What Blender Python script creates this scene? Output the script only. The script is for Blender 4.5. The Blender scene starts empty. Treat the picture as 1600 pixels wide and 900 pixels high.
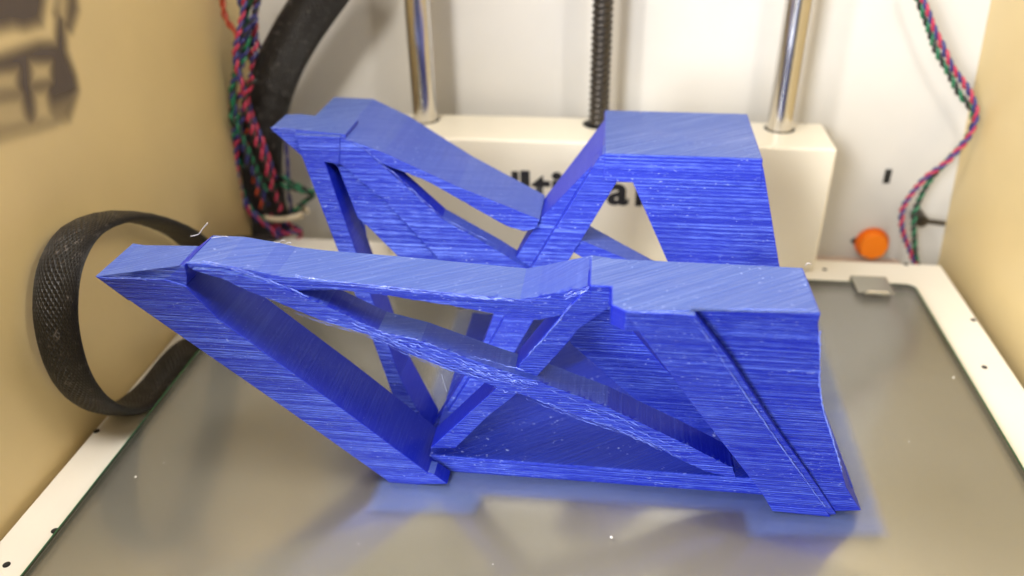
import bpy, bmesh, math, random
from mathutils import Vector, Matrix, noise
random.seed(7)
MM = 0.001
S = bpy.context.scene
C = S.collection

# ------------------------------------------------------------------ camera
cd = bpy.data.cameras.new('camera'); cam = bpy.data.objects.new('camera', cd); C.objects.link(cam)
cd.sensor_width = 36; cd.lens = 1280.227 / 1600 * 36
cd.clip_start = 0.005; cd.clip_end = 20
cam.matrix_world = Matrix([[0.992395, -0.047969, 0.113365, 0.010689], [0.12204, 0.503771, -0.855173, -0.289181], [-0.016088, 0.862504, 0.505794, 0.160721], [0, 0, 0, 1]])
cd.dof.use_dof = True; cd.dof.focus_distance = 0.208; cd.dof.aperture_fstop = 9.0
S.camera = cam
# ------------------------------------------------------------------ world, lamps, exposure
w = bpy.data.worlds.new('World'); S.world = w; w.use_nodes = True
bg = w.node_tree.nodes['Background']; bg.inputs[0].default_value = (1.0, 0.97, 0.93, 1); bg.inputs[1].default_value = 0.09
def area(name, loc, target, sx, sy, power, col):
    l = bpy.data.lights.new(name, 'AREA'); l.shape = 'RECTANGLE'; l.size = sx; l.size_y = sy; l.energy = power; l.color = col
    o = bpy.data.objects.new(name, l); C.objects.link(o); o.location = loc
    o.rotation_euler = (Vector(target) - Vector(loc)).to_track_quat('-Z', 'Y').to_euler(); return o
area('led_strip_lamp', (-0.135, -0.19, 0.23), (0.02, -0.02, 0.0), 0.02, 0.16, 0.9, (1.0, 0.95, 0.88))
area('led_strip_lamp', (0.14, -0.19, 0.23), (0.0, -0.02, 0.0), 0.02, 0.16, 0.52, (1.0, 0.95, 0.88))
area('room_window_lamp', (-0.37, -0.93, 0.32), (-0.05, -0.12, 0.03), 0.22, 0.6, 15, (0.95, 0.97, 1.0))
area('added_overhead_lamp', (-0.2, 0.12, 1.4), (0, -0.1, 0), 1.6, 0.7, 9.5, (1.0, 0.98, 0.94))  # unseen lamp, added overhead to put gloss on the level tops
S.view_settings.view_transform = 'Standard'; S.view_settings.look = 'None'
S.view_settings.exposure = 0.0; S.view_settings.gamma = 1; S.view_settings.use_curve_mapping = False

# ------------------------------------------------------------------ material helpers
def mat(name, col, rough=0.5, metal=0.0, **k):
    m = bpy.data.materials.new(name); m.use_nodes = True
    b = m.node_tree.nodes['Principled BSDF']
    b.inputs['Base Color'].default_value = (*col, 1); b.inputs['Roughness'].default_value = rough; b.inputs['Metallic'].default_value = metal
    for a, v in k.items(): b.inputs[a.replace('_', ' ')].default_value = v
    return m
class NG:
    def __init__(s, m): s.t = m.node_tree; s.b = s.t.nodes['Principled BSDF']
    def n(s, typ, **k):
        x = s.t.nodes.new(typ)
        for a, v in k.items():
            if a.startswith('i_'):
                key = a[2:]; x.inputs[int(key) if key.isdigit() else key.replace('_', ' ')].default_value = v
            else: setattr(x, a, v)
        return x
    def l(s, a, b): s.t.links.new(a, b)
    def co(s, sx, sy, sz):
        t = s.n('ShaderNodeTexCoord'); v = s.n('ShaderNodeVectorMath', operation='MULTIPLY'); v.inputs[1].default_value = (sx, sy, sz)
        s.l(t.outputs['Object'], v.inputs[0]); return v.outputs[0]
    def noise(s, vec, scale=1.0, detail=2.0, rough=.5):
        x = s.n('ShaderNodeTexNoise', i_Scale=scale, i_Detail=detail, i_Roughness=rough); s.l(vec, x.inputs['Vector']); return x.outputs[0]
    def ramp(s, v, a, b, ca=(0, 0, 0, 1), cb=(1, 1, 1, 1)):
        x = s.n('ShaderNodeValToRGB'); x.color_ramp.elements[0].position = a; x.color_ramp.elements[1].position = b
        x.color_ramp.elements[0].color = ca; x.color_ramp.elements[1].color = cb; s.l(v, x.inputs[0]); return x.outputs[0]
    def math(s, op, a, b=0.0):
        x = s.n('ShaderNodeMath', operation=op)
        for i, v in enumerate((a, b)):
            if hasattr(v, 'links'): s.l(v, x.inputs[i])
            else: x.inputs[i].default_value = v
        return x.outputs[0]
    def mix(s, f, a, b):
        x = s.n('ShaderNodeMix', data_type='RGBA')
        for i, v in ((0, f), (6, a), (7, b)):
            if hasattr(v, 'links'): s.l(v, x.inputs[i])
            else: x.inputs[i].default_value = v
        return x.outputs[2]
    def bump(s, h, strength, dist):
        x = s.n('ShaderNodeBump', i_Strength=strength, i_Distance=dist); s.l(h, x.inputs['Height']); s.l(x.outputs[0], s.b.inputs['Normal']); return x

def blue_plastic(name='blue_filament', lo=(0.060, 0.100, 0.36, 1), hi=(0.135, 0.19, 0.48, 1)):  # default lo and hi are paler, painting reflected sheen on level tops
    m = mat(name, (0.004, 0.02, 0.45), 0.36); g = NG(m); b = g.b
    b.inputs['Subsurface Weight'].default_value = 0.22; b.inputs['Subsurface Radius'].default_value = (0.3, 0.5, 1.0); b.inputs['Subsurface Scale'].default_value = 0.003
    b.inputs['IOR'].default_value = 1.56; b.inputs['Specular Tint'].default_value = (0.55, 0.74, 1.0, 1); b.inputs['Anisotropic'].default_value = 0.6; b.inputs['Anisotropic Rotation'].default_value = 0.25
    tg = g.n('ShaderNodeTangent', direction_type='RADIAL', axis='Z'); g.l(tg.outputs[0], b.inputs['Tangent'])
    geo = g.n('ShaderNodeNewGeometry'); sep = g.n('ShaderNodeSeparateXYZ'); g.l(geo.outputs['True Normal'], sep.inputs[0])
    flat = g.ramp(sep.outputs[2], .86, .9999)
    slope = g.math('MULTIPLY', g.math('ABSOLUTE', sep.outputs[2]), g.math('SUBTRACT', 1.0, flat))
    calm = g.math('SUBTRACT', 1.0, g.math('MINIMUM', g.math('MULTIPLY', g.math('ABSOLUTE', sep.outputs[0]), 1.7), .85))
    t = g.n('ShaderNodeTexCoord'); s3 = g.n('ShaderNodeSeparateXYZ'); g.l(t.outputs['Object'], s3.inputs[0])
    # printed layers: fine regular ridges plus uneven, long, thin strands
    wob = g.noise(g.co(6, 6, 300), 1.0, 1.0)
    layer = g.math('SINE', g.math('ADD', g.math('MULTIPLY', s3.outputs[2], 2 * math.pi / 0.0008), g.math('MULTIPLY', wob, 2.5)))
    long_ = g.noise(g.co(7, 7, 2900), 1.0, 2.0, .6)
    short = g.noise(g.co(260, 260, 3200), 1.0, 2.0, .6)
    side = g.math('ADD', g.math('MULTIPLY', layer, .045), g.math('ADD', g.math('MULTIPLY', long_, .66), g.math('MULTIPLY', short, .34)))
    # level faces: parallel diagonal fill lines
    dg = g.n('ShaderNodeVectorMath', operation='DOT_PRODUCT'); g.l(t.outputs['Object'], dg.inputs[0]); dg.inputs[1].default_value = (0.56, -0.83, 0)
    fil = g.math('SINE', g.math('MULTIPLY', dg.outputs['Value'], 2 * math.pi / 0.0006))
    dv = g.n('ShaderNodeMapping'); dv.inputs['Rotation'].default_value = (0, 0, math.radians(-34)); g.l(t.outputs['Object'], dv.inputs[0])
    dv2 = g.n('ShaderNodeVectorMath', operation='MULTIPLY'); dv2.inputs[1].default_value = (26, 2000, 1); g.l(dv.outputs[0], dv2.inputs[0])
    fst = g.noise(dv2.outputs[0], 1.0, 3.0, .6)
    topv = g.math('ADD', g.math('MULTIPLY', fil, .045), fst)
    sm = g.n('ShaderNodeMix', data_type='FLOAT'); g.l(flat, sm.inputs[0]); g.l(side, sm.inputs[2]); g.l(topv, sm.inputs[3])
    fine = g.noise(g.co(1500, 1500, 1500), 1.0, 2.0)
    bp = g.bump(g.math('ADD', sm.outputs[0], g.math('MULTIPLY', fine, .12)), 1.0, 0.0010)
    g.l(g.math('MULTIPLY', calm, g.math('SUBTRACT', 1.0, g.math('MULTIPLY', flat, .5))), bp.inputs['Strength'])
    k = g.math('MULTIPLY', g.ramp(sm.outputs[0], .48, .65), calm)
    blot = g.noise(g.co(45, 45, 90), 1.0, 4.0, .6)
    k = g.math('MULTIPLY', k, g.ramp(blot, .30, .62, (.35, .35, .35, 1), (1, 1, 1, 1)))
    c1 = g.mix(k, (0.003, 0.010, 0.37, 1), (0.105, 0.175, 0.76, 1))  # pale streak colour paints glints along the layers
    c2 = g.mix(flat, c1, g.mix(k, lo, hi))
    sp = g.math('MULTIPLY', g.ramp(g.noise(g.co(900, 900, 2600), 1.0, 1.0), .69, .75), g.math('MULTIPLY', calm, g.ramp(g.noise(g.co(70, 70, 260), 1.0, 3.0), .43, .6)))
    c3 = g.mix(g.math('MULTIPLY', sp, .7), c2, (0.42, 0.52, 0.92, 1))  # painted sparkles: bright specks standing in for specular glints
    g.l(c3, b.inputs['Base Color'])
    r = g.math('SUBTRACT', 0.44, g.math('MULTIPLY', sp, .2)); g.l(g.math('SUBTRACT', r, g.math('MULTIPLY', k, .14)), b.inputs['Roughness'])
    return m
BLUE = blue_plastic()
BLUE_SHADED = blue_plastic('shaded_blue_filament', (0.004, 0.015, 0.32, 1), (0.014, 0.035, 0.42, 1))  # darker copy of the filament, shade painted into the base slab
def painted(name, col, rough=.5, bumpv=.15, var=.06):
    m = mat(name, col, rough); g = NG(m)
    n = g.noise(g.co(18, 18, 18), 1.0, 4.0); lo = tuple(c * (1 - var) for c in col) + (1,); hi = tuple(min(1, c * (1 + var)) for c in col) + (1,)
    g.l(g.ramp(n, .3, .7, lo, hi), g.b.inputs['Base Color'])
    g.bump(g.noise(g.co(900, 900, 900), 1.0, 3.0), bumpv, 0.0002)
    return m
WHITE = painted('white_powder_coat', (0.78, 0.74, 0.66), .45)
PANEL = painted('white_back_panel', (0.58, 0.565, 0.535), .35, .08)
TAN = painted('warm_side_panel', (0.65, 0.505, 0.25), .42, .1)
BLOCK = painted('cream_housing', (0.74, 0.69, 0.575), .38, .06)
STEEL = mat('polished_steel', (0.66, 0.64, 0.61), .2, 1.0)
DARKSTEEL = mat('dark_oiled_steel', (0.10, 0.09, 0.08), .38, 1.0)
BLACK = mat('black_hole', (0.01, 0.009, 0.008), .7)
INK = mat('black_ink', (0.012, 0.011, 0.012), .55)
ORANGE = mat('orange_plastic', (1.0, 0.24, 0.006), .4)
CREAM = mat('cream_nylon', (0.62, 0.52, 0.36), .45)
WC = {'magenta': mat('crimson_insulation', (0.42, 0.025, 0.07), .4), 'navy': mat('navy_insulation', (0.03, 0.03, 0.16), .4),
      'green': mat('green_insulation', (0.01, 0.16, 0.07), .4), 'black': mat('black_insulation', (0.012, 0.012, 0.012), .4), 'red': mat('red_insulation', (0.42, 0.05, 0.015), .4)}
def plate_mat():
    m = mat('heated_bed_metal', (0.42, 0.385, 0.30), .55, .12); g = NG(m)
    n = g.noise(g.co(7, 7, 7), 1.0, 3.0)
    g.l(g.ramp(n, .3, .7, (0.29, 0.262, 0.20, 1), (0.37, 0.332, 0.25, 1)), g.b.inputs['Base Color'])
    return m
PLATE = plate_mat()
def glass_mat():
    m = bpy.data.materials.new('bed_glass'); m.use_nodes = True; t = m.node_tree; t.nodes.clear()
    o = t.nodes.new('ShaderNodeOutputMaterial'); mx = t.nodes.new('ShaderNodeMixShader'); fr = t.nodes.new('ShaderNodeFresnel'); fr.inputs[0].default_value = 1.42
    tr = t.nodes.new('ShaderNodeBsdfTransparent'); tr.inputs[0].default_value = (0.95, 0.955, 0.945, 1)
    gl = t.nodes.new('ShaderNodeBsdfGlossy'); gl.inputs['Roughness'].default_value = 0.17; gl.inputs['Color'].default_value = (1, 1, 1, 1)
    # dried glue haze and hairline scratches
    df = t.nodes.new('ShaderNodeBsdfDiffuse'); df.inputs[0].default_value = (0.42, 0.40, 0.36, 1)
    tc = t.nodes.new('ShaderNodeTexCoord'); nz = t.nodes.new('ShaderNodeTexNoise'); nz.inputs['Scale'].default_value = 14; nz.inputs['Detail'].default_value = 5
    mp = t.nodes.new('ShaderNodeMapRange'); mp.inputs[1].default_value = .35; mp.inputs[2].default_value = .75; mp.inputs[3].default_value = .04; mp.inputs[4].default_value = .16
    m2 = t.nodes.new('ShaderNodeMixShader')
    t.links.new(tc.outputs['Object'], nz.inputs['Vector']); t.links.new(nz.outputs[0], mp.inputs[0]); t.links.new(mp.outputs[0], m2.inputs[0])
    t.links.new(tr.outputs[0], m2.inputs[1]); t.links.new(df.outputs[0], m2.inputs[2])
    fm = t.nodes.new('ShaderNodeMath'); fm.operation = 'MULTIPLY'; fm.inputs[1].default_value = .85; t.links.new(fr.outputs[0], fm.inputs[0]); t.links.new(fm.outputs[0], mx.inputs[0]); t.links.new(m2.outputs[0], mx.inputs[1]); t.links.new(gl.outputs[0], mx.inputs[2]); t.links.new(mx.outputs[0], o.inputs[0])
    return m
GLASS = glass_mat()
GEDGE = mat('green_glass_edge', (0.03, 0.20, 0.07), .25)
g_ = NG(GEDGE); tr_ = g_.n('ShaderNodeBsdfTransparent'); tr_.inputs[0].default_value = (0.30, 0.36, 0.27, 1); mx_ = g_.n('ShaderNodeMixShader'); ge_ = g_.n('ShaderNodeNewGeometry')
g_.l(ge_.outputs['Backfacing'], mx_.inputs[0]); g_.l(g_.b.outputs[0], mx_.inputs[1]); g_.l(tr_.outputs[0], mx_.inputs[2]); g_.l(mx_.outputs[0], GEDGE.node_tree.nodes['Material Output'].inputs[0])
def sleeve_mat():
    m = mat('black_braid', (0.018, 0.015, 0.014), .5); g = NG(m)
    uv = g.n('ShaderNodeUVMap'); s3 = g.n('ShaderNodeSeparateXYZ'); g.l(uv.outputs[0], s3.inputs[0])
    nz = g.noise(g.co(160, 160, 160), 1, 3)
    a = g.math('SINE', g.math('ADD', g.math('ADD', g.math('MULTIPLY', s3.outputs[0], 420.0), g.math('MULTIPLY', s3.outputs[1], 7000.0)), g.math('MULTIPLY', nz, 5.0)))
    c = g.math('SINE', g.math('SUBTRACT', g.math('SUBTRACT', g.math('MULTIPLY', s3.outputs[0], 420.0), g.math('MULTIPLY', s3.outputs[1], 7000.0)), g.math('MULTIPLY', nz, 4.0)))
    w_ = g.math('MAXIMUM', a, c); g.bump(g.math('ADD', w_, g.math('MULTIPLY', nz, 1.5)), .9, .00028)
    gl_ = g.ramp(g.noise(g.co(520, 520, 520), 1, 3), .58, .70)
    k = g.math('MULTIPLY', g.ramp(w_, .55, .98), gl_)
    g.l(g.mix(k, (0.007, 0.0055, 0.005, 1), (0.13, 0.11, 0.10, 1)), g.b.inputs['Base Color']); g.b.inputs['Roughness'].default_value = .42  # lighter flecks paint highlights on the weave
    return m
SLEEVE = sleeve_mat()

# ------------------------------------------------------------------ object helpers
def link(name, me, m, parent=None):
    o = bpy.data.objects.new(name, me); C.objects.link(o)
    for x in (m if isinstance(m, (list, tuple)) else [m]):
        if x: me.materials.append(x)
    if parent: o.parent = parent
    return o
def build(name, bm, m, parent=None, smooth=False):
    bmesh.ops.recalc_face_normals(bm, faces=bm.faces)
    me = bpy.data.meshes.new(name); bm.to_mesh(me); bm.free()
    if smooth:
        for p in me.polygons: p.use_smooth = True
    return link(name, me, m, parent)
def empty(name, loc=(0, 0, 0)):
    o = bpy.data.objects.new(name, None); C.objects.link(o); o.location = loc; o.empty_display_size = .01; return o
def tag(o, label, cat, group=None, kind=None):
    if label: o['label'] = label
    if cat: o['category'] = cat
    if group: o['group'] = group
    if kind: o['kind'] = kind
    return o
def bevel(o, w_=0.0003, seg=2):
    b = o.modifiers.new('bevel', 'BEVEL'); b.width = w_; b.segments = seg; b.limit_method = 'ANGLE'; b.angle_limit = math.radians(28); return o
def box(bm, x0, x1, y0, y1, z0, z1):
    v = [bm.verts.new((x * MM, y * MM, z * MM)) for x in (x0, x1) for y in (y0, y1) for z in (z0, z1)]
    for f in ((0, 1, 3, 2), (4, 6, 7, 5), (0, 4, 5, 1), (2, 3, 7, 6), (0, 2, 6, 4), (1, 5, 7, 3)): bm.faces.new([v[i] for i in f])
def cyl(bm, p0, p1, r, n=32, r2=None):
    p0 = Vector(p0) * MM; p1 = Vector(p1) * MM; d = (p1 - p0).normalized(); a = d.orthogonal().normalized(); b = d.cross(a); r2 = r if r2 is None else r2
    A = [bm.verts.new(p0 + (a * math.cos(t) + b * math.sin(t)) * r * MM) for t in [2 * math.pi * i / n for i in range(n)]]
    B = [bm.verts.new(p1 + (a * math.cos(t) + b * math.sin(t)) * r2 * MM) for t in [2 * math.pi * i / n for i in range(n)]]
    for i in range(n): f = bm.faces.new((A[i], A[(i + 1) % n], B[(i + 1) % n], B[i])); f.smooth = True
    bm.faces.new([bm.verts.new(v.co) for v in A]); bm.faces.new([bm.verts.new(v.co) for v in B])
def catmull(P, step):
    P = [Vector(p) for p in P]; out = []
    for i in range(len(P) - 1):
        a = P[max(i - 1, 0)]; b = P[i]; c = P[i + 1]; d = P[min(i + 2, len(P) - 1)]; n = max(2, int((c - b).length / step))
        for k in range(n):
            t = k / n; out.append(.5 * ((2 * b) + (c - a) * t + (2 * a - 5 * b + 4 * c - d) * t * t + (3 * b - a - 3 * c + d) * t ** 3))
    out.append(P[-1]); return out
def sweep(bm, path, sec, up=None, uvl=None):
    # sec(i, s) -> list of (a, b) offsets in mm; frame carried along the path
    rings = []; s = 0; n0 = None; L = []
    for i, p in enumerate(path):
        t = (path[min(i + 1, len(path) - 1)] - path[max(i - 1, 0)]).normalized()
        if up is not None: n0 = (up(i) - t * up(i).dot(t)).normalized()
        elif n0 is None: n0 = t.orthogonal().normalized()
        else: n0 = (n0 - t * n0.dot(t)).normalized()
        b = t.cross(n0)
        if i: s += (p - path[i - 1]).length
        L.append(s); rings.append([bm.verts.new((p + n0 * q[0] + b * q[1]) * MM) for q in sec(i, s)])
    m = len(rings[0])
    for i in range(len(rings) - 1):
        for j in range(m):
            f = bm.faces.new((rings[i][j], rings[i][(j + 1) % m], rings[i + 1][(j + 1) % m], rings[i + 1][j])); f.smooth = True
            if uvl:
                for lp, (u_, v_) in zip(f.loops, ((L[i], j), (L[i], j + 1), (L[i + 1], j + 1), (L[i + 1], j))): lp[uvl].uv = (u_ * MM * 7, v_ / m * .03)
    bm.faces.new(rings[0]); bm.faces.new(rings[-1])
def circ(r, n=8): return [(r * math.cos(2 * math.pi * i / n), r * math.sin(2 * math.pi * i / n)) for i in range(n)]

# ------------------------------------------------------------------ the setting: inside of the printer
bm = bmesh.new(); box(bm, -165, 175, 52, 56, -160, 330); tag(build('back_wall', bm, PANEL), None, None, kind='structure')
bm = bmesh.new()
v = [bm.verts.new(Vector(p) * MM) for p in ((-146, -330, -160), (-146, 51.9, -160), (-146, 51.9, 330), (-146, -330, 330), (-149, -330, -160), (-149, 51.9, -160), (-149, 51.9, 330), (-149, -330, 330))]
for f in ((0, 1, 2, 3), (4, 7, 6, 5), (0, 4, 5, 1), (3, 2, 6, 7), (0, 3, 7, 4), (1, 5, 6, 2)): bm.faces.new([v[i] for i in f])
wl = tag(build('left_wall', bm, TAN), None, None, kind='structure')
bm = bmesh.new(); xw = lambda z: 156.0 - .065 * z
v = [bm.verts.new(Vector(p) * MM) for p in [(xw(z) + o_, y, z) for o_ in (0, 3) for (y, z) in ((-330, -160), (51.9, -160), (51.9, 330), (-330, 330))]]
for f in ((0, 1, 2, 3), (4, 7, 6, 5), (0, 4, 5, 1), (3, 2, 6, 7), (0, 3, 7, 4), (1, 5, 6, 2)): bm.faces.new([v[i] for i in f])
tag(build('right_wall', bm, TAN), None, None, kind='structure')
bm = bmesh.new(); box(bm, -165, 175, -330, 60, -164, -160); tag(build('floor', bm, WHITE), None, None, kind='structure')

# dark printed emblem on the left wall (plain generic shape, soft tone)
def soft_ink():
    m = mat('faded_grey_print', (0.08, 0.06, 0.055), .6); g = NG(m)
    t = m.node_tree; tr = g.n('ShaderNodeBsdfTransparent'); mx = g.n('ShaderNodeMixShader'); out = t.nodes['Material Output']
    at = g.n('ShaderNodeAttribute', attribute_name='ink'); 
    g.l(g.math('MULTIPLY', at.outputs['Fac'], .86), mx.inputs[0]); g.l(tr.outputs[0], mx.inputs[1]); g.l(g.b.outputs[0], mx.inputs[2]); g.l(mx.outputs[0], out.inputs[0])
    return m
def emblem():
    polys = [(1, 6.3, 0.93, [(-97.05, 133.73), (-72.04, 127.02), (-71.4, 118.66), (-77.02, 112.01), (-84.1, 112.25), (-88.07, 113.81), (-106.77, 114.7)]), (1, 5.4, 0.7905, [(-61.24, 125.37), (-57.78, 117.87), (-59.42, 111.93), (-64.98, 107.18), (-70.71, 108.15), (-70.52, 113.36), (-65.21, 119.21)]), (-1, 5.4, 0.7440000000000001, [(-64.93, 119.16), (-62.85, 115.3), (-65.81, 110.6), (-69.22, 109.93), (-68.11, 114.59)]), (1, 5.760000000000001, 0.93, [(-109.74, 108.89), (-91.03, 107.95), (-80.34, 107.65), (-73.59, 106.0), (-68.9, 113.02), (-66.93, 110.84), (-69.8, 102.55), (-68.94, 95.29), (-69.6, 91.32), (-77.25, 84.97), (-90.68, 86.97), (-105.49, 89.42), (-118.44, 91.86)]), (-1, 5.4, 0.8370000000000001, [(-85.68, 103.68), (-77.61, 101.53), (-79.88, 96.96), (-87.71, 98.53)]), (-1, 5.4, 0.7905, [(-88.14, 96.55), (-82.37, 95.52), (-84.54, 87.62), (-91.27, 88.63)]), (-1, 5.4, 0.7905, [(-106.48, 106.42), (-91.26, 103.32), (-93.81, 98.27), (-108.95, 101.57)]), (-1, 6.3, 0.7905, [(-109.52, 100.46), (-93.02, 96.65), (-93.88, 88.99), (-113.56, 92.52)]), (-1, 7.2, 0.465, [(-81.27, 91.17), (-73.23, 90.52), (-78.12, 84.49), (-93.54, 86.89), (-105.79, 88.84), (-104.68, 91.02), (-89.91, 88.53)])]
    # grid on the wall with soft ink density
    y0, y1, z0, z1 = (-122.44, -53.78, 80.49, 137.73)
    def seg(p, a, b):
        ax, ay = a; bx, by = b; px, py = p; dx, dy = bx - ax, by - ay; L = dx * dx + dy * dy
        t = max(0, min(1, ((px - ax) * dx + (py - ay) * dy) / L)) if L else 0
        return math.hypot(px - ax - dx * t, py - ay - dy * t)
    def sd(p, poly):
        ins = False; d = 1e9; n = len(poly)
        for i in range(n):
            a = poly[i]; b = poly[(i + 1) % n]; d = min(d, seg(p, a, b))
            if (a[1] > p[1]) != (b[1] > p[1]) and p[0] < (b[0] - a[0]) * (p[1] - a[1]) / (b[1] - a[1]) + a[0]: ins = not ins
        return d if ins else -d
    N = 110; bm = bmesh.new(); g = []; val = []
    for i in range(N + 1):
        row = []
        for j in range(N + 1):
            y = y0 + (y1 - y0) * i / N; z = z0 + (z1 - z0) * j / N
            k = 0
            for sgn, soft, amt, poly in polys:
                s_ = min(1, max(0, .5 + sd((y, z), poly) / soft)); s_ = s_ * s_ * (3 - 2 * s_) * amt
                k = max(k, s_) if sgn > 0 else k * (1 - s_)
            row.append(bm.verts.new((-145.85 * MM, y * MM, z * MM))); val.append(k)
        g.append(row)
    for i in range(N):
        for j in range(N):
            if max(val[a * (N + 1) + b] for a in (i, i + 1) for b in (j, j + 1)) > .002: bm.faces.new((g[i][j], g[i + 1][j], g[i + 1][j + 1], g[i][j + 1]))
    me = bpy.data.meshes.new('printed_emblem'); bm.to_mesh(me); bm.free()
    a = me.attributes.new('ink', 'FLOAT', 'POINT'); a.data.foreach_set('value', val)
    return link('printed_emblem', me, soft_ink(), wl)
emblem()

# ------------------------------------------------------------------ build platform
pl = tag(empty('build_platform', (0, 0, 0)), 'white metal platform frame with screws that carries the glass bed', 'platform')
bm = bmesh.new()
box(bm, -144, 146, -240, 23, -9, -3.2)
fr = bevel(build('frame', bm, WHITE, pl), .0006)
bm = bmesh.new(); box(bm, -128.4, 128.4, -228.9, -.1, -3.18, -1.24); build('heated_plate', bm, PLATE, pl)
for (x, y, z) in [[144.35, -19.02, -4.0], [137.58, -49.08, -4.0], [-143.04, -110.92, -4.0], [-131.52, -150.29, -4.0], [-136.97, -162.25, -4.0], [98.63, 14.64, -4.0], [132.26, 22.11, -4.0]]:
    bm = bmesh.new(); cyl(bm, (x, y, -3.18), (x, y, -3.05), .95, 20); cyl(bm, (x, y, -3.05), (x, y, -2.9), .6, 16); build('screw', bm, BLACK, pl)

def rounded(x0, x1, y0, y1, r, n=6):
    P = []
    for cx, cy, a0 in ((x1 - r, y1 - r, 0), (x0 + r, y1 - r, 90), (x0 + r, y0 + r, 180), (x1 - r, y0 + r, 270)):
        for i in range(n + 1): a = math.radians(a0 + 90 * i / n); P.append((cx + r * math.cos(a), cy + r * math.sin(a)))
    return P
def prism_xy(bm, P, z0, z1):
    a = [bm.verts.new((x * MM, y * MM, z0 * MM)) for x, y in P]; b = [bm.verts.new((x * MM, y * MM, z1 * MM)) for x, y in P]; n = len(P)
    bm.faces.new(a[::-1]); bm.faces.new(b); side = [bm.faces.new((a[i], a[(i + 1) % n], b[(i + 1) % n], b[i])) for i in range(n)]; return side
bm = bmesh.new(); side = prism_xy(bm, rounded(-128.5, 128.5, -229, 0, 3.5), -1.2, 0)
for f in side: f.material_index = 1
gp = tag(build('glass_plate', bm, [GLASS, GEDGE]), 'clear glass print bed with green edges under the blue print', 'glass plate')
bm = bmesh.new(); A_ = rounded(-128.55, 128.55, -229.05, .05, 3.5); B_ = rounded(-128.1, 128.1, -228.6, -.4, 3.1)
va = [bm.verts.new((x * MM, y * MM, .012 * MM)) for x, y in A_]; vb = [bm.verts.new((x * MM, y * MM, .03 * MM)) for x, y in B_]; vc = [bm.verts.new((x * MM, y * MM, -1.2 * MM)) for x, y in A_]
for i in range(len(A_)):
    j = (i + 1) % len(A_); bm.faces.new((va[i], va[j], vb[j], vb[i])); bm.faces.new((vc[i], vc[j], va[j], va[i]))
build('ground_edge', bm, mat('dark_green_rim', (0.015, 0.10, 0.035), .3), gp)
# spring clip at the back edge
bm = bmesh.new(); cx0, cx1 = 105.5, 119
box(bm, cx0, cx1, -9, 3, .1, .6); box(bm, cx0, cx1, 3.02, 4, -6, .6); box(bm, cx0 + 2, cx1 - 2, -10.4, -9.02, .1, 1.5)
ck = empty('glass_clip', ((cx0 + cx1) / 2 * MM, 0, 0)); bmi = bm
cl = build('clip_body', bmi, mat('clip_steel', (.42, .41, .36), .3, .9), ck); cl.location = (-(cx0 + cx1) / 2 * MM, 0, 0); bevel(cl, .0002)
bm = bmesh.new(); cyl(bm, (cx0 + 3, -9.6, 1.2), (cx1 - 3, -9.6, 1.2), .7, 12); r_ = build('clip_lip', bm, STEEL, ck); r_.location = (-(cx0 + cx1) / 2 * MM, 0, 0)
tag(ck, 'dark steel clip holding the back right edge of the glass', 'clip')

# ------------------------------------------------------------------ housing with lettering, rods, screw
hs = tag(empty('motor_housing', (6 * MM, 12 * MM, -4.6 * MM)), 'cream metal housing with black lettering behind the glass bed', 'housing')
bm = bmesh.new(); box(bm, -82, 94, 12, 41, -3.15, 49.3); h = bevel(build('cover', bm, BLOCK, hs), .0012, 3)
h.location = (-6 * MM, -12 * MM, 4.6 * MM)
bm = bmesh.new()
def letter(ch, xc, z0, hgt, bold=.02, wx=1.0):
    cu = bpy.data.curves.new('t', 'FONT'); cu.body = ch; cu.size = 1; cu.offset = bold; cu.extrude = 0.0
    o = bpy.data.objects.new('t', cu); C.objects.link(o); dg = bpy.context.evaluated_depsgraph_get(); dg.update()
    me = bpy.data.meshes.new_from_object(o.evaluated_get(dg)); bpy.data.objects.remove(o)
    xs = [v.co.x for v in me.vertices]; ys = [v.co.y for v in me.vertices]
    b2 = bmesh.new(); b2.from_mesh(me)
    k = hgt / (max(ys) - min(ys)); cxm = (max(xs) + min(xs)) / 2; ym = min(ys)
    for v in b2.verts: v.co = Vector(((xc + (v.co.x - cxm) * k * wx) * MM, 11.85 * MM, (z0 + (v.co.y - ym) * k) * MM))
    bpy.data.meshes.remove(me)
    m2 = bpy.data.meshes.new('glyph_mesh'); b2.to_mesh(m2); b2.free()
    o = link('letter', m2, INK, hs); o.location = (-6 * MM, -12 * MM, 4.6 * MM)
    return o
BL = 23.2
letter('U', -31.5, BL, 13.2, .03); letter('l', -23.2, BL, 13.6, .035, 1.3); letter('t', -16.6, BL, 12.0, .03, 1.1); letter('i', -10.6, BL, 13.4, .035, 1.2)
letter('m', -.6, BL, 9.2, .03, .95); letter('a', 13.8, BL, 9.4, .035, 1.08); letter('k', 25.6, BL, 13.4, .03); letter('e', 34.8, BL, 9.4, .03); letter('r', 42.6, BL, 9.3, .03)

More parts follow.
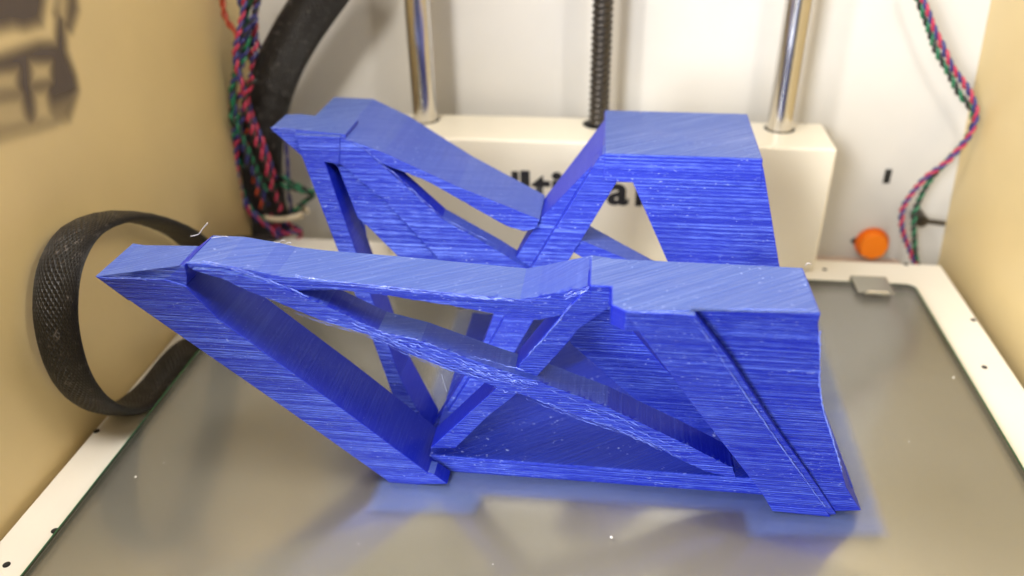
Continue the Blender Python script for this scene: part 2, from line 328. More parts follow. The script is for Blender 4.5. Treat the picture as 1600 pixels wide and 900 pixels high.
for (x, lab) in ((-67, 'polished steel guide rod rising from the housing, the one beside the black cable sleeve'), (76, 'polished steel guide rod rising from the housing on the orange button side')):
    r = tag(empty('guide_rod', (x * MM, 33 * MM, 49.3 * MM)), lab, 'rod', 'polished guide rods')
    bm = bmesh.new(); cyl(bm, (0, 0, -12), (0, 0, 290), 5.1, 48); build('shaft', bm, STEEL, r)
    bm = bmesh.new(); cyl(bm, (0, 0, .02), (0, 0, .12), 5.9, 40); build('clearance_hole', bm, BLACK, r)
ls = tag(empty('lead_screw', (4.6 * MM, 33 * MM, 49.3 * MM)), 'dark threaded lead screw rising from the housing between two rods', 'lead screw')
bm = bmesh.new(); N = 20; pitch = 2.4; rows = int(200 / pitch * 6); prev = None
for i in range(rows):
    ring = []
    for j in range(N):
        a = 2 * math.pi * j / N; z = i * pitch / 6
        ph = (z / pitch - j / N) % 1; r = 3.35 + .75 * (max(0, min(1, 2.2 * (1 - abs(2 * ph - 1)) - .4)))
        ring.append(bm.verts.new((r * math.cos(a) * MM, r * math.sin(a) * MM, (z - 4) * MM)))
    if prev:
        for j in range(N): bm.faces.new((prev[j], prev[(j + 1) % N], ring[(j + 1) % N], ring[j]))
    prev = ring
build('thread', bm, DARKSTEEL, ls)
bm = bmesh.new(); cyl(bm, (0, 0, .02), (0, 0, .12), 6.4, 40); build('clearance_hole', bm, BLACK, ls)

# ------------------------------------------------------------------ right hand back details
bt = tag(empty('orange_button', (126.87 * MM, 50 * MM, -8.4 * MM)), 'round orange button on the white back wall', 'button')
bm = bmesh.new(); cyl(bm, (0, 2, 0), (0, -3, 0), 6.0, 8); bevel(build('cap', bm, ORANGE, bt), .0012, 3)
bm = bmesh.new(); cyl(bm, (0, 1.8, 0), (0, 0.9, 0), 7.2, 28); build('rim', bm, mat('orange_rim', (.75, .16, .01), .45), bt)
bm = bmesh.new()
v = [bm.verts.new(Vector(p) * MM) for p in ((-9.2, 1.7, .5), (-2, 1.7, 6.5), (-2, 1.7, -6.5), (-9.2, 1.5, .5), (-2, 1.5, 6.5), (-2, 1.5, -6.5))]
bm.faces.new(v[:3]); bm.faces.new(v[3:]); bm.faces.new((v[0], v[1], v[4], v[3])); bm.faces.new((v[1], v[2], v[5], v[4])); bm.faces.new((v[2], v[0], v[3], v[5]))
build('recess', bm, BLACK, bt)
bm = bmesh.new(); box(bm, 125.9, 128.6, 51.7, 51.95, 19.8, 26.2); o = build('slot', bm, BLACK); tag(o, 'small dark vertical slot in the back wall above the orange button', 'slot')
bo = tag(empty('bolt', (143 * MM, 44 * MM, 6.6 * MM)), 'dark bolt with washer by the right wall and twisted wires', 'bolt')
bm = bmesh.new(); cyl(bm, (0, 0, 0), (9, 0, -.9), 1.1, 14); build('shank', bm, DARKSTEEL, bo)
bm = bmesh.new(); cyl(bm, (-.6, 7, 0), (-.6, -1, 0), 2.6, 24); cyl(bm, (-.6, -1.02, 0), (-.6, -2.2, 0), 1.4, 6); build('head', bm, DARKSTEEL, bo)
bm = bmesh.new(); box(bm, 96, 140, 46, 51.9, -19, -16.2); o = bevel(build('bottom_ledge', bm, mat('shaded_pink_plastic', (.55, .42, .34), .5)), .0004)
tag(o, 'narrow ledge along the foot of the back wall below the orange button', 'ledge')

# ------------------------------------------------------------------ wires
def twisted(name, pts, cols, pitch, r, tw, label, grp):
    root = tag(empty(name, Vector(pts[0]) * MM), label, 'wires', grp)
    path = catmull(pts, 1.1)
    n = 2 if tw else 1
    # carried frame
    fr = []; n0 = None; s = 0
    for i, p in enumerate(path):
        t = (path[min(i + 1, len(path) - 1)] - path[max(i - 1, 0)]).normalized()
        n0 = t.orthogonal().normalized() if n0 is None else (n0 - t * n0.dot(t)).normalized()
        if i: s += (p - path[i - 1]).length
        fr.append((p, n0.copy(), t.cross(n0), s))
    for k in range(2):
        ph = lambda s: 2 * math.pi * (s + 4.5 * noise.noise(Vector((s * .045, pts[0][0], pts[0][2])))) / pitch + math.pi * k
        wv = lambda s: Vector([.9 * noise.noise(Vector((s * .07, 3.3 * d + pts[0][0], pts[-1][2]))) for d in range(3)])
        q = [p + wv(s) + (a * math.cos(ph(s)) + b * math.sin(ph(s))) * tw * (1 + .45 * noise.noise(Vector((s * .09, 9.1, pts[0][2])))) for p, a, b, s in fr]
        bm = bmesh.new(); sweep(bm, q, lambda i, s: circ(r, 7))
        o = build('wire', bm, WC[cols[k]], root); o.location = -Vector(pts[0]) * MM
WL = [
('twisted_wires', [[116.27, 36.0, 104.67], [122.76, 36.0, 93.59], [132.55, 36.0, 78.65], [142.32, 36.0, 66.74], [149.16, 36.0, 56.15], [149.04, 36.0, 47.4], [143.32, 36.0, 37.67], [135.5, 36.0, 27.26], [130.87, 36.0, 16.58], [132.43, 36.0, 6.99], [138.08, 36.0, -4.82], [143.7, 36.0, -16.07]], ['magenta', 'navy'], 6.5, 0.64, 0.74, 'crimson and navy twisted wire pair hanging by the right wall', 'twisted wires on the right'),
('twisted_wires', [[115.7, 39.0, 104.14], [122.25, 39.0, 91.81], [131.56, 39.0, 77.14], [141.52, 39.0, 64.59], [149.17, 39.0, 54.64], [149.77, 39.0, 44.75], [144.32, 39.0, 35.44], [139.12, 39.0, 26.12], [137.26, 39.0, 15.46], [138.47, 39.0, 4.29], [142.18, 39.0, -7.76], [146.5, 39.0, -17.61]], ['green', 'black'], 6.5, 0.64, 0.74, 'green and black twisted wire pair hanging by the right wall', 'twisted wires on the right'),
('twisted_wires', [[-125.4, 20.0, 103.91], [-131.18, 20.0, 93.32], [-136.66, 20.0, 82.33], [-140.73, 20.0, 69.63], [-143.61, 20.0, 57.75], [-146.9, 20.0, 49.54], [-146.88, 20.0, 38.38], [-142.97, 20.0, 30.76], [-136.67, 20.0, 26.32], [-128.69, 20.0, 23.07], [-115.01, 20.0, 19.73]], ['green', 'black'], 6.5, 0.64, 0.74, 'green and black twisted wires looping down the outermost side of the bundle', 'twisted wires in the left corner'),
('twisted_wires', [[-133.31, 24.0, 103.13], [-133.5, 24.0, 91.24], [-131.76, 24.0, 85.14], [-140.05, 24.0, 73.68], [-144.26, 24.0, 60.49], [-144.7, 24.0, 46.83], [-140.55, 24.0, 32.73], [-132.38, 24.0, 27.16], [-121.91, 24.0, 21.01], [-115.93, 24.0, 18.84]], ['green', 'black'], 6.5, 0.64, 0.74, 'green and black twisted wires crossing the bundle toward the far pointed tip', 'twisted wires in the left corner'),
('twisted_wires', [[-126.63, 16.0, 104.62], [-132.32, 16.0, 90.61], [-136.24, 16.0, 78.39], [-136.08, 16.0, 68.31], [-134.54, 16.0, 56.61], [-132.14, 16.0, 45.88], [-130.23, 16.0, 34.79], [-128.66, 16.0, 27.69]], ['magenta', 'navy'], 6.5, 0.64, 0.74, 'crimson and navy twisted pair over the front of the black sleeve', 'twisted wires in the left corner'),
('twisted_wires', [[-125.01, 22.0, 103.55], [-128.95, 22.0, 91.72], [-131.73, 22.0, 79.41], [-136.25, 22.0, 66.55], [-144.06, 22.0, 57.1], [-146.21, 22.0, 43.3], [-146.14, 22.0, 28.97], [-142.57, 22.0, 17.2], [-136.27, 22.0, 8.27], [-133.15, 22.0, 0.59]], ['magenta', 'navy'], 6.5, 0.64, 0.74, 'crimson and navy twisted pair crossing behind the green wires in the left corner', 'twisted wires in the left corner'),
('twisted_wires', [[-142.25, 26.0, 102.72], [-142.63, 26.0, 91.93], [-140.05, 26.0, 86.3], [-136.04, 26.0, 80.85], [-134.77, 26.0, 73.23], [-134.78, 26.0, 62.75], [-137.12, 26.0, 55.98]], ['red', 'red'], 9, 0.64, 0.74, 'red wire pair hooking in from the top of the left corner', 'twisted wires in the left corner'),
('twisted_wires', [[-136.48, 25.0, 86.08], [-131.95, 25.0, 84.9], [-128.48, 25.0, 76.16], [-126.22, 25.0, 65.87], [-125.31, 25.0, 41.4], [-127.94, 25.0, 17.95], [-128.73, 25.0, 5.62]], ['navy', 'navy'], 12, 0.45, 0.5, 'thin navy wire pair dropping from the top behind the black sleeve', 'twisted wires in the left corner'),
('twisted_wires', [[-141.44, 18.0, 49.01], [-145.57, 18.0, 37.77], [-147.27, 18.0, 23.25], [-143.75, 18.0, 11.37], [-136.92, 18.0, 3.96], [-133.11, 18.0, -1.2]], ['magenta', 'navy'], 6.5, 0.64, 0.74, 'crimson and navy twisted pair bulging along the outermost lower edge of the bundle', 'twisted wires in the left corner'),
('twisted_wires', [[-116.06, 24.0, 17.93], [-123.21, 24.0, 12.5], [-128.48, 24.0, 6.72], [-133.29, 24.0, 4.33]], ['green', 'black'], 6.5, 0.64, 0.74, 'short green and black wire end folding back above the cream cable tie', 'twisted wires in the left corner'),
('twisted_wires', [[-134.94, 23.0, 6.3], [-130.22, 23.0, 2.75], [-125.37, 23.0, -0.19], [-127.96, 23.0, -5.42], [-134.25, 23.0, -3.78], [-136.71, 23.0, -0.7]], ['magenta', 'navy'], 6.5, 0.64, 0.74, 'crimson and navy wire curl just below the cream cable tie', 'twisted wires in the left corner'),
('twisted_wires', [[-141.42, 21.0, 10.07], [-136.33, 21.0, 5.64], [-132.95, 21.0, -0.49], [-123.81, 21.0, 1.5]], ['magenta', 'navy'], 6.5, 0.64, 0.74, 'short crimson and navy pair passing through the cream cable tie', 'twisted wires in the left corner'),
('twisted_wires', [[-135.94, 20.0, 57.93], [-139.65, 20.0, 48.36], [-140.35, 20.0, 37.16], [-139.61, 20.0, 22.67], [-138.87, 20.0, 10.64]], ['red', 'black'], 6.5, 0.64, 0.74, 'red and black twisted pair running down the sleeve to the cable tie', 'twisted wires in the left corner'),
('twisted_wires', [[-121.59, 17.0, 104.47], [-125.77, 17.0, 95.19], [-133.2, 17.0, 85.55], [-137.45, 17.0, 74.35], [-135.67, 17.0, 62.84], [-140.93, 17.0, 48.01], [-140.54, 17.0, 35.48], [-137.31, 17.0, 25.51], [-134.57, 17.0, 15.24]], ['black', 'navy'], 6, 0.64, 0.74, 'black and navy twisted pair weaving down the middle of the left corner bundle', 'twisted wires in the left corner'),
('twisted_wires', [[-133.53, 19.0, 104.04], [-131.55, 19.0, 95.9], [-130.85, 19.0, 88.75], [-135.28, 19.0, 76.37], [-142.35, 19.0, 64.7], [-142.24, 19.0, 51.37], [-148.06, 19.0, 38.72], [-147.49, 19.0, 24.29], [-143.97, 19.0, 12.43], [-137.61, 19.0, 5.62]], ['green', 'navy'], 7, 0.64, 0.74, 'green and navy twisted pair swinging widest along the left corner bundle', 'twisted wires in the left corner'),
('twisted_wires', [[-128.91, 13.0, 71.85], [-134.51, 13.0, 61.52], [-133.76, 13.0, 48.28], [-130.81, 13.0, 37.37], [-128.83, 13.0, 23.17], [-128.62, 13.0, 14.32]], ['magenta', 'black'], 6, 0.64, 0.74, 'crimson and black twisted pair lying over the lower black sleeve', 'twisted wires in the left corner'),
('twisted_wires', [[-141.95, 14.0, 55.76], [-138.3, 14.0, 43.69], [-135.79, 14.0, 33.43], [-133.87, 14.0, 25.46], [-129.29, 14.0, 22.71]], ['green', 'black'], 5, 0.5, 0.6, 'thin green and black pair slanting across the front of the black sleeve', 'twisted wires in the left corner')]
for (name, pts, cols, pitch, r, tw, lab, grp) in WL: twisted(name, pts, cols, pitch, r, tw, lab, grp)
bm = bmesh.new()
tc_ = [-129.45054309113098, 22.0, 8.8665850397133]
P = [Vector((tc_[0] + 9.5 * math.cos(a), tc_[1] + 5.5 * math.sin(a), tc_[2] + 1.2 * math.cos(a))) for a in [2 * math.pi * i / 40 for i in range(38)]]
sweep(bm, P, lambda i, s: [(1.2, .5), (-1.2, .5), (-1.2, -.5), (1.2, -.5)], up=lambda i: Vector((0, 0, 1)))
tag(build('cable_tie', bm, CREAM), 'cream cable tie around the wire bundle at the foot of the left corner', 'cable tie')

# ------------------------------------------------------------------ braided sleeve
def braid(name, pts, wd, th, label, upf, step=2.2, nn=28):
    path = catmull(pts, step); N = len(path); bm = bmesh.new(); uvl = bm.loops.layers.uv.new('UVMap')
    def sec(i, s):
        k = i / (N - 1); W_ = wd(k) / 2; H_ = th(k) / 2
        return [(W_ * (abs(math.cos(a)) ** .8) * (1 if math.cos(a) > 0 else -1), H_ * (abs(math.sin(a)) ** .9) * (1 if math.sin(a) > 0 else -1) * (1 + .05 * math.sin(s * .9 + 3 * a))) for a in [2 * math.pi * j / nn for j in range(nn)]]
    sweep(bm, path, sec, up=upf(path), uvl=uvl)
    return tag(build(name, bm, SLEEVE, smooth=True), label, 'cable sleeve')
braid('cable_sleeve', [[-90.77, 24.0, 112.45], [-100.93, 24.0, 101.02], [-114.2, 24.0, 85.36], [-124.59, 24.0, 70.09], [-132.48, 24.0, 52.66], [-137.68, 24.0, 32.82], [-139.07, 24.0, 11.86], [-138.03, 24.0, 2.55], [-143.52, 24.0, -6.65]], lambda k: 19 - 2 * k, lambda k: 8, 'wide black braided cable sleeve hanging in front of the back wall in the left corner', lambda path: (lambda i: Vector((1, .25, 0.3))))
LP = [[-137, 10, 2], [-136, -12, 12], [-136.5, -33.84, 18.8], [-136.5, -51.46, 36.35], [-136.5, -67.77, 48.78], [-136.5, -83.23, 56.8], [-136.5, -98.75, 59.8], [-136.5, -109.88, 56.02], [-136.5, -116.81, 48.0], [-136.5, -120.34, 37.91], [-136.5, -120.57, 25.14], [-136.5, -115.54, 12.12], [-136.5, -104.66, 1.03], [-136.5, -88.63, -3.75], [-136.5, -70.31, -3.73], [-136.5, -50.76, -5.89]]
braid('cable_sleeve', LP, lambda k: 13, lambda k: 3.6, 'black braided cable sleeve curled in an open loop by the left wall', lambda path: (lambda i: Vector((1, 0, 0))))

# ------------------------------------------------------------------ the blue print
st = tag(empty('printed_stand', (0.02, -0.1, 0)), 'blue 3D printed stand with two leaning truss sides on the glass bed', 'printed stand')
def subdiv(P, step):
    out = []
    for i in range(len(P)):
        a = Vector(P[i]); b = Vector(P[(i + 1) % len(P)]); n = max(1, int((b - a).length / step))
        for k in range(n): out.append(a.lerp(b, k / n))
    return out
def add_piece(name, xz, front, back, rough=0, near=True):
    P = [Vector(p) for p in xz]
    if rough:
        P = subdiv(P, 1.0)
    yf = lambda z: front[0] + front[1] * z
    if isinstance(back, (list, tuple)): yb = lambda z: max(back[0] + back[1] * z, yf(z) + 5)
    else: yb = lambda z: yf(z) + back
    bm = bmesh.new()
    n = len(P); Q = [p + Vector((random.gauss(0, rough * .3), random.gauss(0, rough * .45))) if rough else p for p in P]; Q = [Vector((p.x, max(0, p.y))) for p in Q]
    a = [bm.verts.new((p.x * MM, yf(p.y) * MM, p.y * MM)) for p in Q]; b = [bm.verts.new((p.x * MM, yb(p.y) * MM, p.y * MM)) for p in P]
    if rough:
        c = [bm.verts.new((p.x * MM, (yf(p.y) + 1.1 + random.uniform(-.4, .4)) * MM, p.y * MM)) for p in P]
        for i in range(n): bm.faces.new((a[i], a[(i + 1) % n], c[(i + 1) % n], c[i]))
        a0, a = a, c
    else: a0 = a
    for i in range(n): bm.faces.new((a[i], a[(i + 1) % n], b[(i + 1) % n], b[i]))
    f1 = bm.faces.new(a0); f2 = bm.faces.new(b[::-1])
    bmesh.ops.triangulate(bm, faces=[f1, f2])
    o = build(name, bm, BLUE, st); o.location = -st.location
    if not rough: bevel(o, .0002, 2)
    return o
PIECES = [
('strut', [[-110.56, 65.69], [-107.59, 65.3], [-92.89, 65.77], [-88.06, 64.2], [-82.08, 54.41], [-69.92, 41.81], [-56.69, 28.21], [-31.44, 0.96], [-38.76, 0.0], [-46.6, 0.0], [-70.86, 25.34], [-96.62, 51.44]], [-126, -0.1], 17.5, 0, True),
('strut_head', [[-110.89, 65.44], [-93.23, 65.32], [-86.91, 70.15], [-87.11, 67.15], [-88.16, 63.94], [-89.95, 61.01], [-104.64, 58.57]], [-125.6, -0.1], 15.5, 0, True),
('chord', [[-88.68, 68.6], [-87.05, 69.87], [-78.87, 69.86], [-70.28, 68.53], [-65.83, 67.51], [-62.02, 67.18], [-58.22, 66.85], [-40.0, 66.09], [-22.12, 64.98], [-8.58, 64.17], [-4.48, 65.24], [7.11, 68.85], [11.65, 68.25], [8.53, 64.15], [1.36, 60.41], [-4.24, 58.56], [-8.7, 58.64], [-25.36, 61.48], [-40.32, 63.51], [-55.52, 64.63], [-61.99, 63.32], [-68.24, 63.5], [-79.42, 67.65], [-86.04, 68.38]], [-124.5, -0.1], 14.5, 0.2, True),
('brace', [[-85.29, 68.96], [-78.59, 68.79], [-70.17, 66.87], [-65.82, 65.46], [-54.44, 59.92], [-42.94, 53.25], [-32.75, 50.57], [-14.47, 43.1], [-4.37, 39.68], [12.54, 32.42], [32.45, 21.25], [45.33, 13.41], [46.65, 9.56], [38.62, 11.43], [30.0, 16.43], [21.0, 22.46], [5.34, 28.6], [-7.77, 34.61], [-16.94, 37.77], [-23.17, 40.49], [-34.52, 45.72], [-44.92, 51.51], [-58.11, 56.18], [-66.86, 60.67], [-71.9, 62.84], [-78.81, 66.74], [-84.65, 68.44]], [-124, -0.125], 8.6, 0.2, True),
('diagonal_strut', [[7.16, 69.4], [12.04, 69.7], [12.27, 64.08], [4.81, 56.24], [2.76, 52.37], [-5.19, 39.44], [-11.92, 30.8], [-18.67, 22.9], [-28.25, 9.04], [-35.32, 8.25], [-23.9, 23.4], [-16.38, 33.28], [-10.02, 42.21], [2.69, 63.24]], [-119, -0.2], 9.0, 0, True),
('leg', [[14.73, 69.75], [15.38, 69.9], [27.97, 69.9], [36.74, 56.45], [50.75, 33.38], [69.82, 3.44], [71.89, 0.0], [57.06, 0.07], [52.96, 7.93], [31.49, 42.04]], [-126, -0.245], 8.0, 0, True),
('leg_plate', [[23.32, 69.9], [54.24, 69.9], [56.58, 60.78], [60.31, 44.17], [66.17, 29.44], [73.32, 11.61], [78.89, 2.55], [64.96, 0.06], [39.38, 38.36]], [-125.6, -0.205], 16, 0, True),
('leg_web', [[16.39, 64.08], [32.4, 63.28], [75.26, 0.0], [60.57, 0.0], [36.32, 30.35]], [-119, -0.24], 13, 0, True),
('added_lit_rib', [[27.54, 69.9], [29.33, 69.9], [38.28, 56.85], [52.23, 33.85], [62.19, 18.52], [73.05, 0.89], [71.01, 0.0], [60.56, 17.49], [50.54, 32.68], [36.19, 56.26]], [-126.25, -0.246], 9, 0, True),  # rib added to cover the dark groove with a lit face
('rib', [[-1.77, 41.65], [12.95, 44.58], [32.19, 20.86], [48.88, 0.0], [46.05, 0.0], [29.82, 5.93], [15.38, 19.13], [1.9, 32.24]], [-101, 0], 6, 0, True),
('strut', [[-89.29, 72.49], [-74.44, 72.33], [-73.89, 65.25], [-78.71, 65.79], [-72.79, 55.0], [-65.98, 42.82], [-55.4, 23.84], [-49.42, 13.3], [-38.66, 0.0], [-43.72, 0.0], [-49.49, 5.96], [-58.81, 21.98], [-72.19, 43.73], [-85.85, 66.27]], [-106, 0.75], 12, 0, False),
('strut_head', [[-98.03, 73.56], [-93.38, 73.82], [-87.83, 73.44], [-73.06, 72.59], [-72.62, 68.46], [-80.63, 65.45], [-85.23, 65.33], [-87.07, 66.78]], [-104.5, 0.75], 14, 0, False),
('brace', [[-89.04, 72.36], [-74.58, 72.18], [-66.81, 69.22], [-53.07, 60.59], [-40.23, 52.28], [-22.43, 45.1], [-10.14, 39.45], [-25.28, 39.2], [-38.64, 41.07], [-50.03, 49.89], [-58.76, 56.38], [-67.46, 61.5], [-73.41, 65.11], [-80.37, 66.09]], [-105.5, 0.75], 7, 0.15, False),
('brace_web', [[-80.94, 67.34], [-73.77, 64.7], [-59.05, 55.93], [-38.85, 40.55], [-25.39, 38.06], [-45.15, 37.32], [-52.12, 41.03], [-62.37, 48.22], [-67.19, 51.3], [-74.72, 63.85]], [-104.2, 0.75], 10, 0, False),
('chord', [[-89.2, 72.21], [-74.72, 72.03], [-60.06, 68.25], [-36.02, 60.25], [-10.18, 52.88], [-11.01, 50.81], [-14.44, 49.75], [-20.4, 50.98], [-45.78, 61.44], [-59.77, 65.3], [-71.45, 68.63]], [-105, 0.75], [-145.02, 1.85], 0.1, False),
('diagonal_strut', [[7.93, 69.71], [15.37, 67.2], [-1.65, 41.78], [-17.71, 16.86], [-30.73, 0.0], [-38.08, 0.0], [-25.0, 18.81], [-12.34, 40.46], [6.64, 68.73]], [-105.5, 0.75], 8, 0, False),
('diagonal_web', [[7.91, 68.96], [-10.32, 52.17], [-17.93, 41.0], [-25.51, 20.41], [-37.67, 2.32], [-39.25, 0.0], [-33.82, 0.0], [-9.98, 39.25], [7.62, 67.19]], [-103, 0.75], [-145.02, 1.85], 0, False),
('leg', [[14.8, 67.18], [35.17, 68.8], [55.29, 67.75], [60.58, 44.54], [62.63, 36.39], [65.07, 26.13], [55.23, 0.0], [28.06, 44.89]], [-106, 0.75], 14, 0, False),
('brace', [[-2.78, 49.66], [1.92, 48.41], [15.13, 44.51], [31.91, 39.3], [56.11, 30.48], [54.43, 26.68], [20.84, 36.58], [3.56, 43.79], [-2.58, 46.54]], [-105, 0.75], [-145.02, 1.85], 0, False),
('foot', [[-48.71, 3.73], [-37.28, 5.31], [-33.27, 4.31], [-29.72, 1.14], [-38.22, 0.04], [-46.37, 0.0]], [-126.6, 0], 5, 0, True),
('foot', [[53.26, 6.85], [66.43, 7.54], [71.67, 0.16], [56.87, 0.62]], [-126.8, 0], 5, 0, True),
('foot', [[65.15, 7.19], [75.34, 7.34], [79.73, 1.0], [70.94, 0.0]], [-124.5, 0], 5, 0, True)]
for i, (nm, xz, fr_, bk, rg, near) in enumerate(PIECES):
    eps = (i % 5) * .04
    add_piece(nm, xz, (fr_[0] + eps, fr_[1]), bk, rg, near)
def top_block(P, down, fshift, bshift, ymid):
    bm = bmesh.new(); n = len(P)
    a = [bm.verts.new((x * MM, y * MM, 70.05 * MM)) for x, y in P]
    b = [bm.verts.new((x * MM, (y + (fshift if y < ymid else bshift)) * MM, (70 - down) * MM)) for x, y in P]
    f = [bm.faces.new(a), bm.faces.new(b[::-1])]
    for i in range(n): bm.faces.new((a[i], b[i], b[(i + 1) % n], a[(i + 1) % n]))
    bmesh.ops.triangulate(bm, faces=f)
    o = build('top_block', bm, BLUE, st); o.location = -st.location; bevel(o, .0004, 2)
top_block([(7.14, -133.08), (11.89, -133.19), (12.03, -140.69), (15.12, -143.2), (28.14, -141.94), (28.36, -140.2), (54.95, -140.2), (54.78, -120.47), (6.76, -120.02)], 6, 1.45, 0, -125)
top_block([(8.31, -53.4), (54.99, -53.79), (55.53, -12.64), (7.47, -12.09)], 7, -5.2, -9, -30)
# base slab
bm = bmesh.new()
P = [(-36, -120.5), (77.8, -120.5), (75.5, -48), (-36, -45)]
prism_xy(bm, P, 0.05, 5.6); o = build('base_slab', bm, BLUE_SHADED, st); o.location = -st.location; bevel(o, .0004)
# frayed strands along the ragged edges; their pale colour also paints edge glints
PALE = mat('pale_blue_strand', (.15, .22, .74), .2); PALE.node_tree.nodes['Principled BSDF'].inputs['Specular IOR Level'].default_value = .9
def fray(pts, n, r0, jit):
    path = catmull(pts, .5); rnd = random.Random(len(pts) * 31 + n)
    for k in range(n):
        L = len(path); a = int(rnd.uniform(0, .35) * L) if n > 1 else 0; b = int(rnd.uniform(.6, 1) * L) if n > 1 else L
        if b - a < 6: continue
        off = Vector((0, rnd.gauss(0, jit * .3), rnd.gauss(0, jit)))
        q = [p + off + Vector((rnd.gauss(0, .1), rnd.gauss(0, .1), rnd.gauss(0, jit * .18))) for p in path[a:b]]
        bm = bmesh.new(); sweep(bm, q, lambda i, s: circ(r0 * max(.12, .25 + .75 * noise.noise(Vector((s * .55, k * 7.3, n * 3.1))) * 1.6), 5)); o = build('frayed_glint_strand', bm, PALE, st); o.location = -st.location
for pts_, n_, r_0, j_ in [[[[-61.04, -131.49, 67.9], [-55.05, -131.4, 66.97], [-39.98, -131.29, 65.85], [-22.1, -131.17, 64.74], [-8.56, -131.09, 63.94], [-0.4, -131.25, 65.52]], 5, 0.17, 0.35], [[[-86.79, -132.14, 70.32], [-78.5, -132.13, 70.23], [-70.29, -131.82, 67.42], [-62.2, -131.4, 63.64], [-54.6, -131.0, 59.96]], 4, 0.16, 0.25], [[[-54.4, -131.6, 59.99], [-42.91, -130.77, 53.33], [-32.72, -130.43, 50.65], [-14.45, -129.5, 43.18]], 4, 0.17, 0.6], [[[-57.8, -131.3, 57.64], [-44.68, -130.73, 53.0], [-34.31, -130.03, 47.47], [-23.03, -129.39, 42.28], [-12.59, -128.9, 38.43]], 6, 0.14, 0.6], [[[-26.4, -129.82, 45.8], [-14.48, -129.42, 42.55], [-4.36, -129.04, 39.55]], 7, 0.15, 1.0], [[[-4.37, -128.88, 38.26], [5.26, -128.28, 33.41], [20.76, -127.38, 26.26], [34.27, -126.46, 18.91]], 4, 0.14, 0.5], [[[-66.81, -131.69, 60.73], [-58.06, -131.13, 56.25], [-44.88, -130.55, 51.58], [-34.48, -129.82, 45.8], [-23.14, -129.17, 40.57]], 3, 0.14, 0.3], [[[-7.76, -128.44, 34.69], [5.35, -127.69, 28.69], [20.99, -126.92, 22.55], [29.99, -126.17, 16.53], [38.57, -125.57, 11.78]], 4, 0.15, 0.35], [[[1.42, -132.7, 66.16], [4.24, -132.91, 67.77], [7.16, -133.14, 69.55]], 5, 0.16, 0.5], [[[-11.13, -127.45, 41.75], [-3.09, -129.75, 53.25], [2.7, -131.76, 63.31], [6.34, -132.76, 68.3]], 4, 0.15, 0.3], [[[28.18, -143.95, 70.95], [36.62, -140.5, 56.92], [50.58, -134.85, 33.93], [60.3, -131.07, 18.58], [69.57, -127.5, 4.08]], 3, 0.16, 0.1], [[[54.48, -140.22, 70.83], [56.55, -138.17, 60.85], [60.27, -134.77, 44.25], [66.13, -131.76, 29.54], [73.27, -128.1, 11.72]], 4, 0.22, 0.08], [[[-107.51, -132.64, 65.37], [-100.46, -132.66, 65.58], [-93.2, -132.66, 65.63]], 3, 0.15, 0.3], [[[-72.54, -52.14, 71.68], [-66.71, -53.89, 69.34], [-53.03, -60.0, 61.2], [-40.23, -65.99, 53.22], [-22.48, -71.02, 46.51]], 3, 0.15, 0.5], [[[-97.65, -49.77, 73.51], [-92.98, -49.82, 73.44], [-88.7, -50.13, 73.03]], 4, 0.18, 0.6], [[[-20.28, -129.49, 43.14], [-14.1, -129.16, 40.46], [-5.47, -128.92, 38.6]], 9, 0.2, 1.2], [[[15.25, -143.22, 69.86], [21.91, -143.33, 70.34], [27.97, -143.44, 70.77]], 3, 0.15, 0.15], [[[28.69, -139.97, 69.6], [41.68, -140.08, 70.13], [54.31, -140.25, 71.0]], 3, 0.14, 0.3]]: fray(pts_, n_, r_0, j_)
for pts_ in [[[-31.91, -114.97, 29.69], [-31.59, -114.72, 27.18], [-30.99, -114.35, 23.47]], [[-70.47, -118.99, 69.89], [-69.19, -118.98, 69.76], [-68.22, -119.06, 70.55], [-67.47, -119.02, 70.22]], [[-67.62, -118.95, 69.47], [-66.52, -119.01, 70.08], [-66.14, -118.95, 69.54]], [[55.55, -118.95, 69.54], [55.95, -119.04, 70.44], [56.85, -119.01, 70.13]], [[-86.55, -119.02, 70.22], [-82.71, -119.1, 70.96], [-81.85, -119.04, 70.45]]]:
    bm = bmesh.new(); sweep(bm, catmull(pts_, .5), lambda i, s: circ(.07, 5)); o = build('stray_strand', bm, bpy.data.materials.get('pale_strand') or mat('pale_strand', (.55, .55, .62), .4), st); o.location = -st.location
# dried glue crumbs on the glass
rnd = random.Random(3)
for (x, y, r_s) in [[15.15, -139.73, 0.45], [-117.98, -131.71, 0.3], [-112.83, -125.4, 0.2], [-13.61, -151.49, 0.2], [123.35, -60.59, 0.35], [-73.73, -140.4, 0.15], [-105.75, -100.48, 0.18], [100.24, -94.05, 0.2], [-48.5, -148.72, 0.15]]:
    bm = bmesh.new(); bmesh.ops.create_icosphere(bm, subdivisions=1, radius=r_s * MM)
    for v in bm.verts: v.co = Vector((v.co.x * rnd.uniform(.6, 1.3) + x * MM, v.co.y * rnd.uniform(.6, 1.8) + y * MM, max(0.01 * MM, v.co.z * .5 + .02 * MM)))
    build('glue_crumb', bm, bpy.data.materials.get('glue') or mat('glue', (.75, .75, .72), .5), gp)
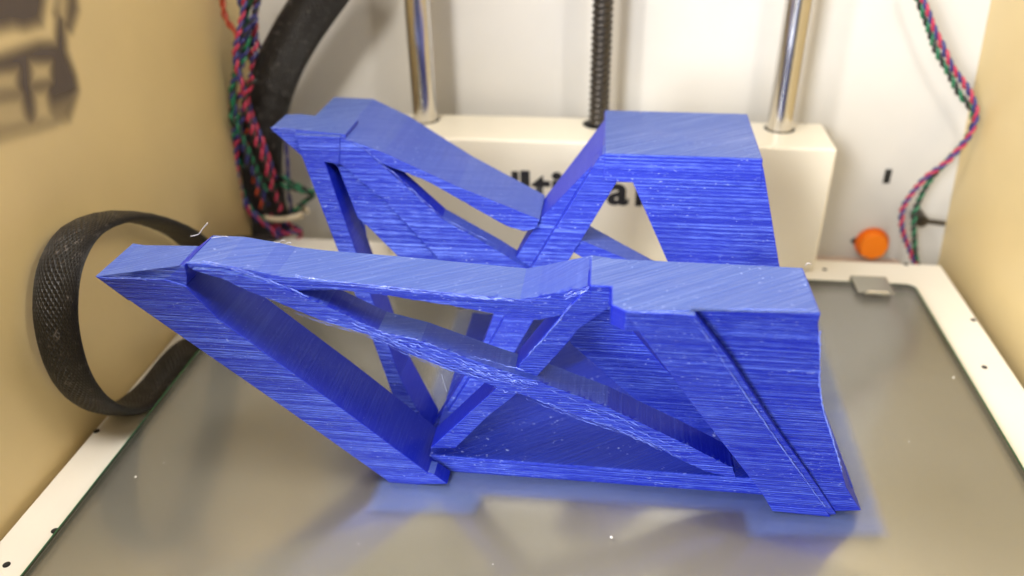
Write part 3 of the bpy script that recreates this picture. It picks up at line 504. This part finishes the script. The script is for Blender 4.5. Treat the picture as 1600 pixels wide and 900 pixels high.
# blue film painting the print's soft reflection on the glass round its foot
def reflection_haze():
    out = [(-50.46, -138.37), (-20.02, -136.48), (-18.54, -129.34), (48.32, -127.79), (48.93, -136.5), (85.65, -132.54), (86.69, -47.88), (88.6, -29.43), (-44.57, -33.52), (-44.3, -87.73), (-49.9, -117.98)]; m = mat('haze_film', (0.15, 0.22, 0.50), .25); g = NG(m); t = m.node_tree
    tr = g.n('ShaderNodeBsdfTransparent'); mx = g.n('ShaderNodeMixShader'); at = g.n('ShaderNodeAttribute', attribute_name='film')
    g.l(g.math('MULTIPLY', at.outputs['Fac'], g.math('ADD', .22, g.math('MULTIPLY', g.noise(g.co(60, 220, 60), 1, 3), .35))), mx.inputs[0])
    g.l(tr.outputs[0], mx.inputs[1]); g.l(g.b.outputs[0], mx.inputs[2]); g.l(mx.outputs[0], t.nodes['Material Output'].inputs[0])
    x0 = min(p[0] for p in out) - 2; x1 = max(p[0] for p in out) + 2; y0 = min(p[1] for p in out) - 2; y1 = max(p[1] for p in out) + 2
    def segd(p, a, b):
        dx, dy = b[0] - a[0], b[1] - a[1]; tt = max(0, min(1, ((p[0] - a[0]) * dx + (p[1] - a[1]) * dy) / (dx * dx + dy * dy))); return math.hypot(p[0] - a[0] - dx * tt, p[1] - a[1] - dy * tt)
    N = 130; M = 90; bm = bmesh.new(); G = []; val = []
    for i in range(N + 1):
        row = []
        for j in range(M + 1):
            p = (x0 + (x1 - x0) * i / N, y0 + (y1 - y0) * j / M); ins = False; d = 1e9
            for k in range(len(out)):
                a = out[k]; b = out[(k + 1) % len(out)]; d = min(d, segd(p, a, b))
                if (a[1] > p[1]) != (b[1] > p[1]) and p[0] < (b[0] - a[0]) * (p[1] - a[1]) / (b[1] - a[1]) + a[0]: ins = not ins
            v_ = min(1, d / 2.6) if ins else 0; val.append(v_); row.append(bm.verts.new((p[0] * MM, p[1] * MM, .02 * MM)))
        G.append(row)
    for i in range(N):
        for j in range(M):
            if max(val[a * (M + 1) + b] for a in (i, i + 1) for b in (j, j + 1)) > 0: bm.faces.new((G[i][j], G[i + 1][j], G[i + 1][j + 1], G[i][j + 1]))
    me = bpy.data.meshes.new('reflection_haze'); bm.to_mesh(me); bm.free(); a = me.attributes.new('film', 'FLOAT', 'POINT'); a.data.foreach_set('value', val)
    o = link('reflection_haze', me, m, st); o.location = -st.location
reflection_haze()
# stray fibre
bm = bmesh.new(); sweep(bm, catmull([[-87.34, -126.44, 74.44], [-85.26, -126.51, 75.08], [-83.91, -126.66, 76.55], [-82.01, -126.84, 78.39]], .6), lambda i, s: circ(.09, 5)); o = build('stray_strand', bm, bpy.data.materials.get('pale_strand') or mat('pale_strand', (.55, .55, .62), .4), st); o.location = -st.location
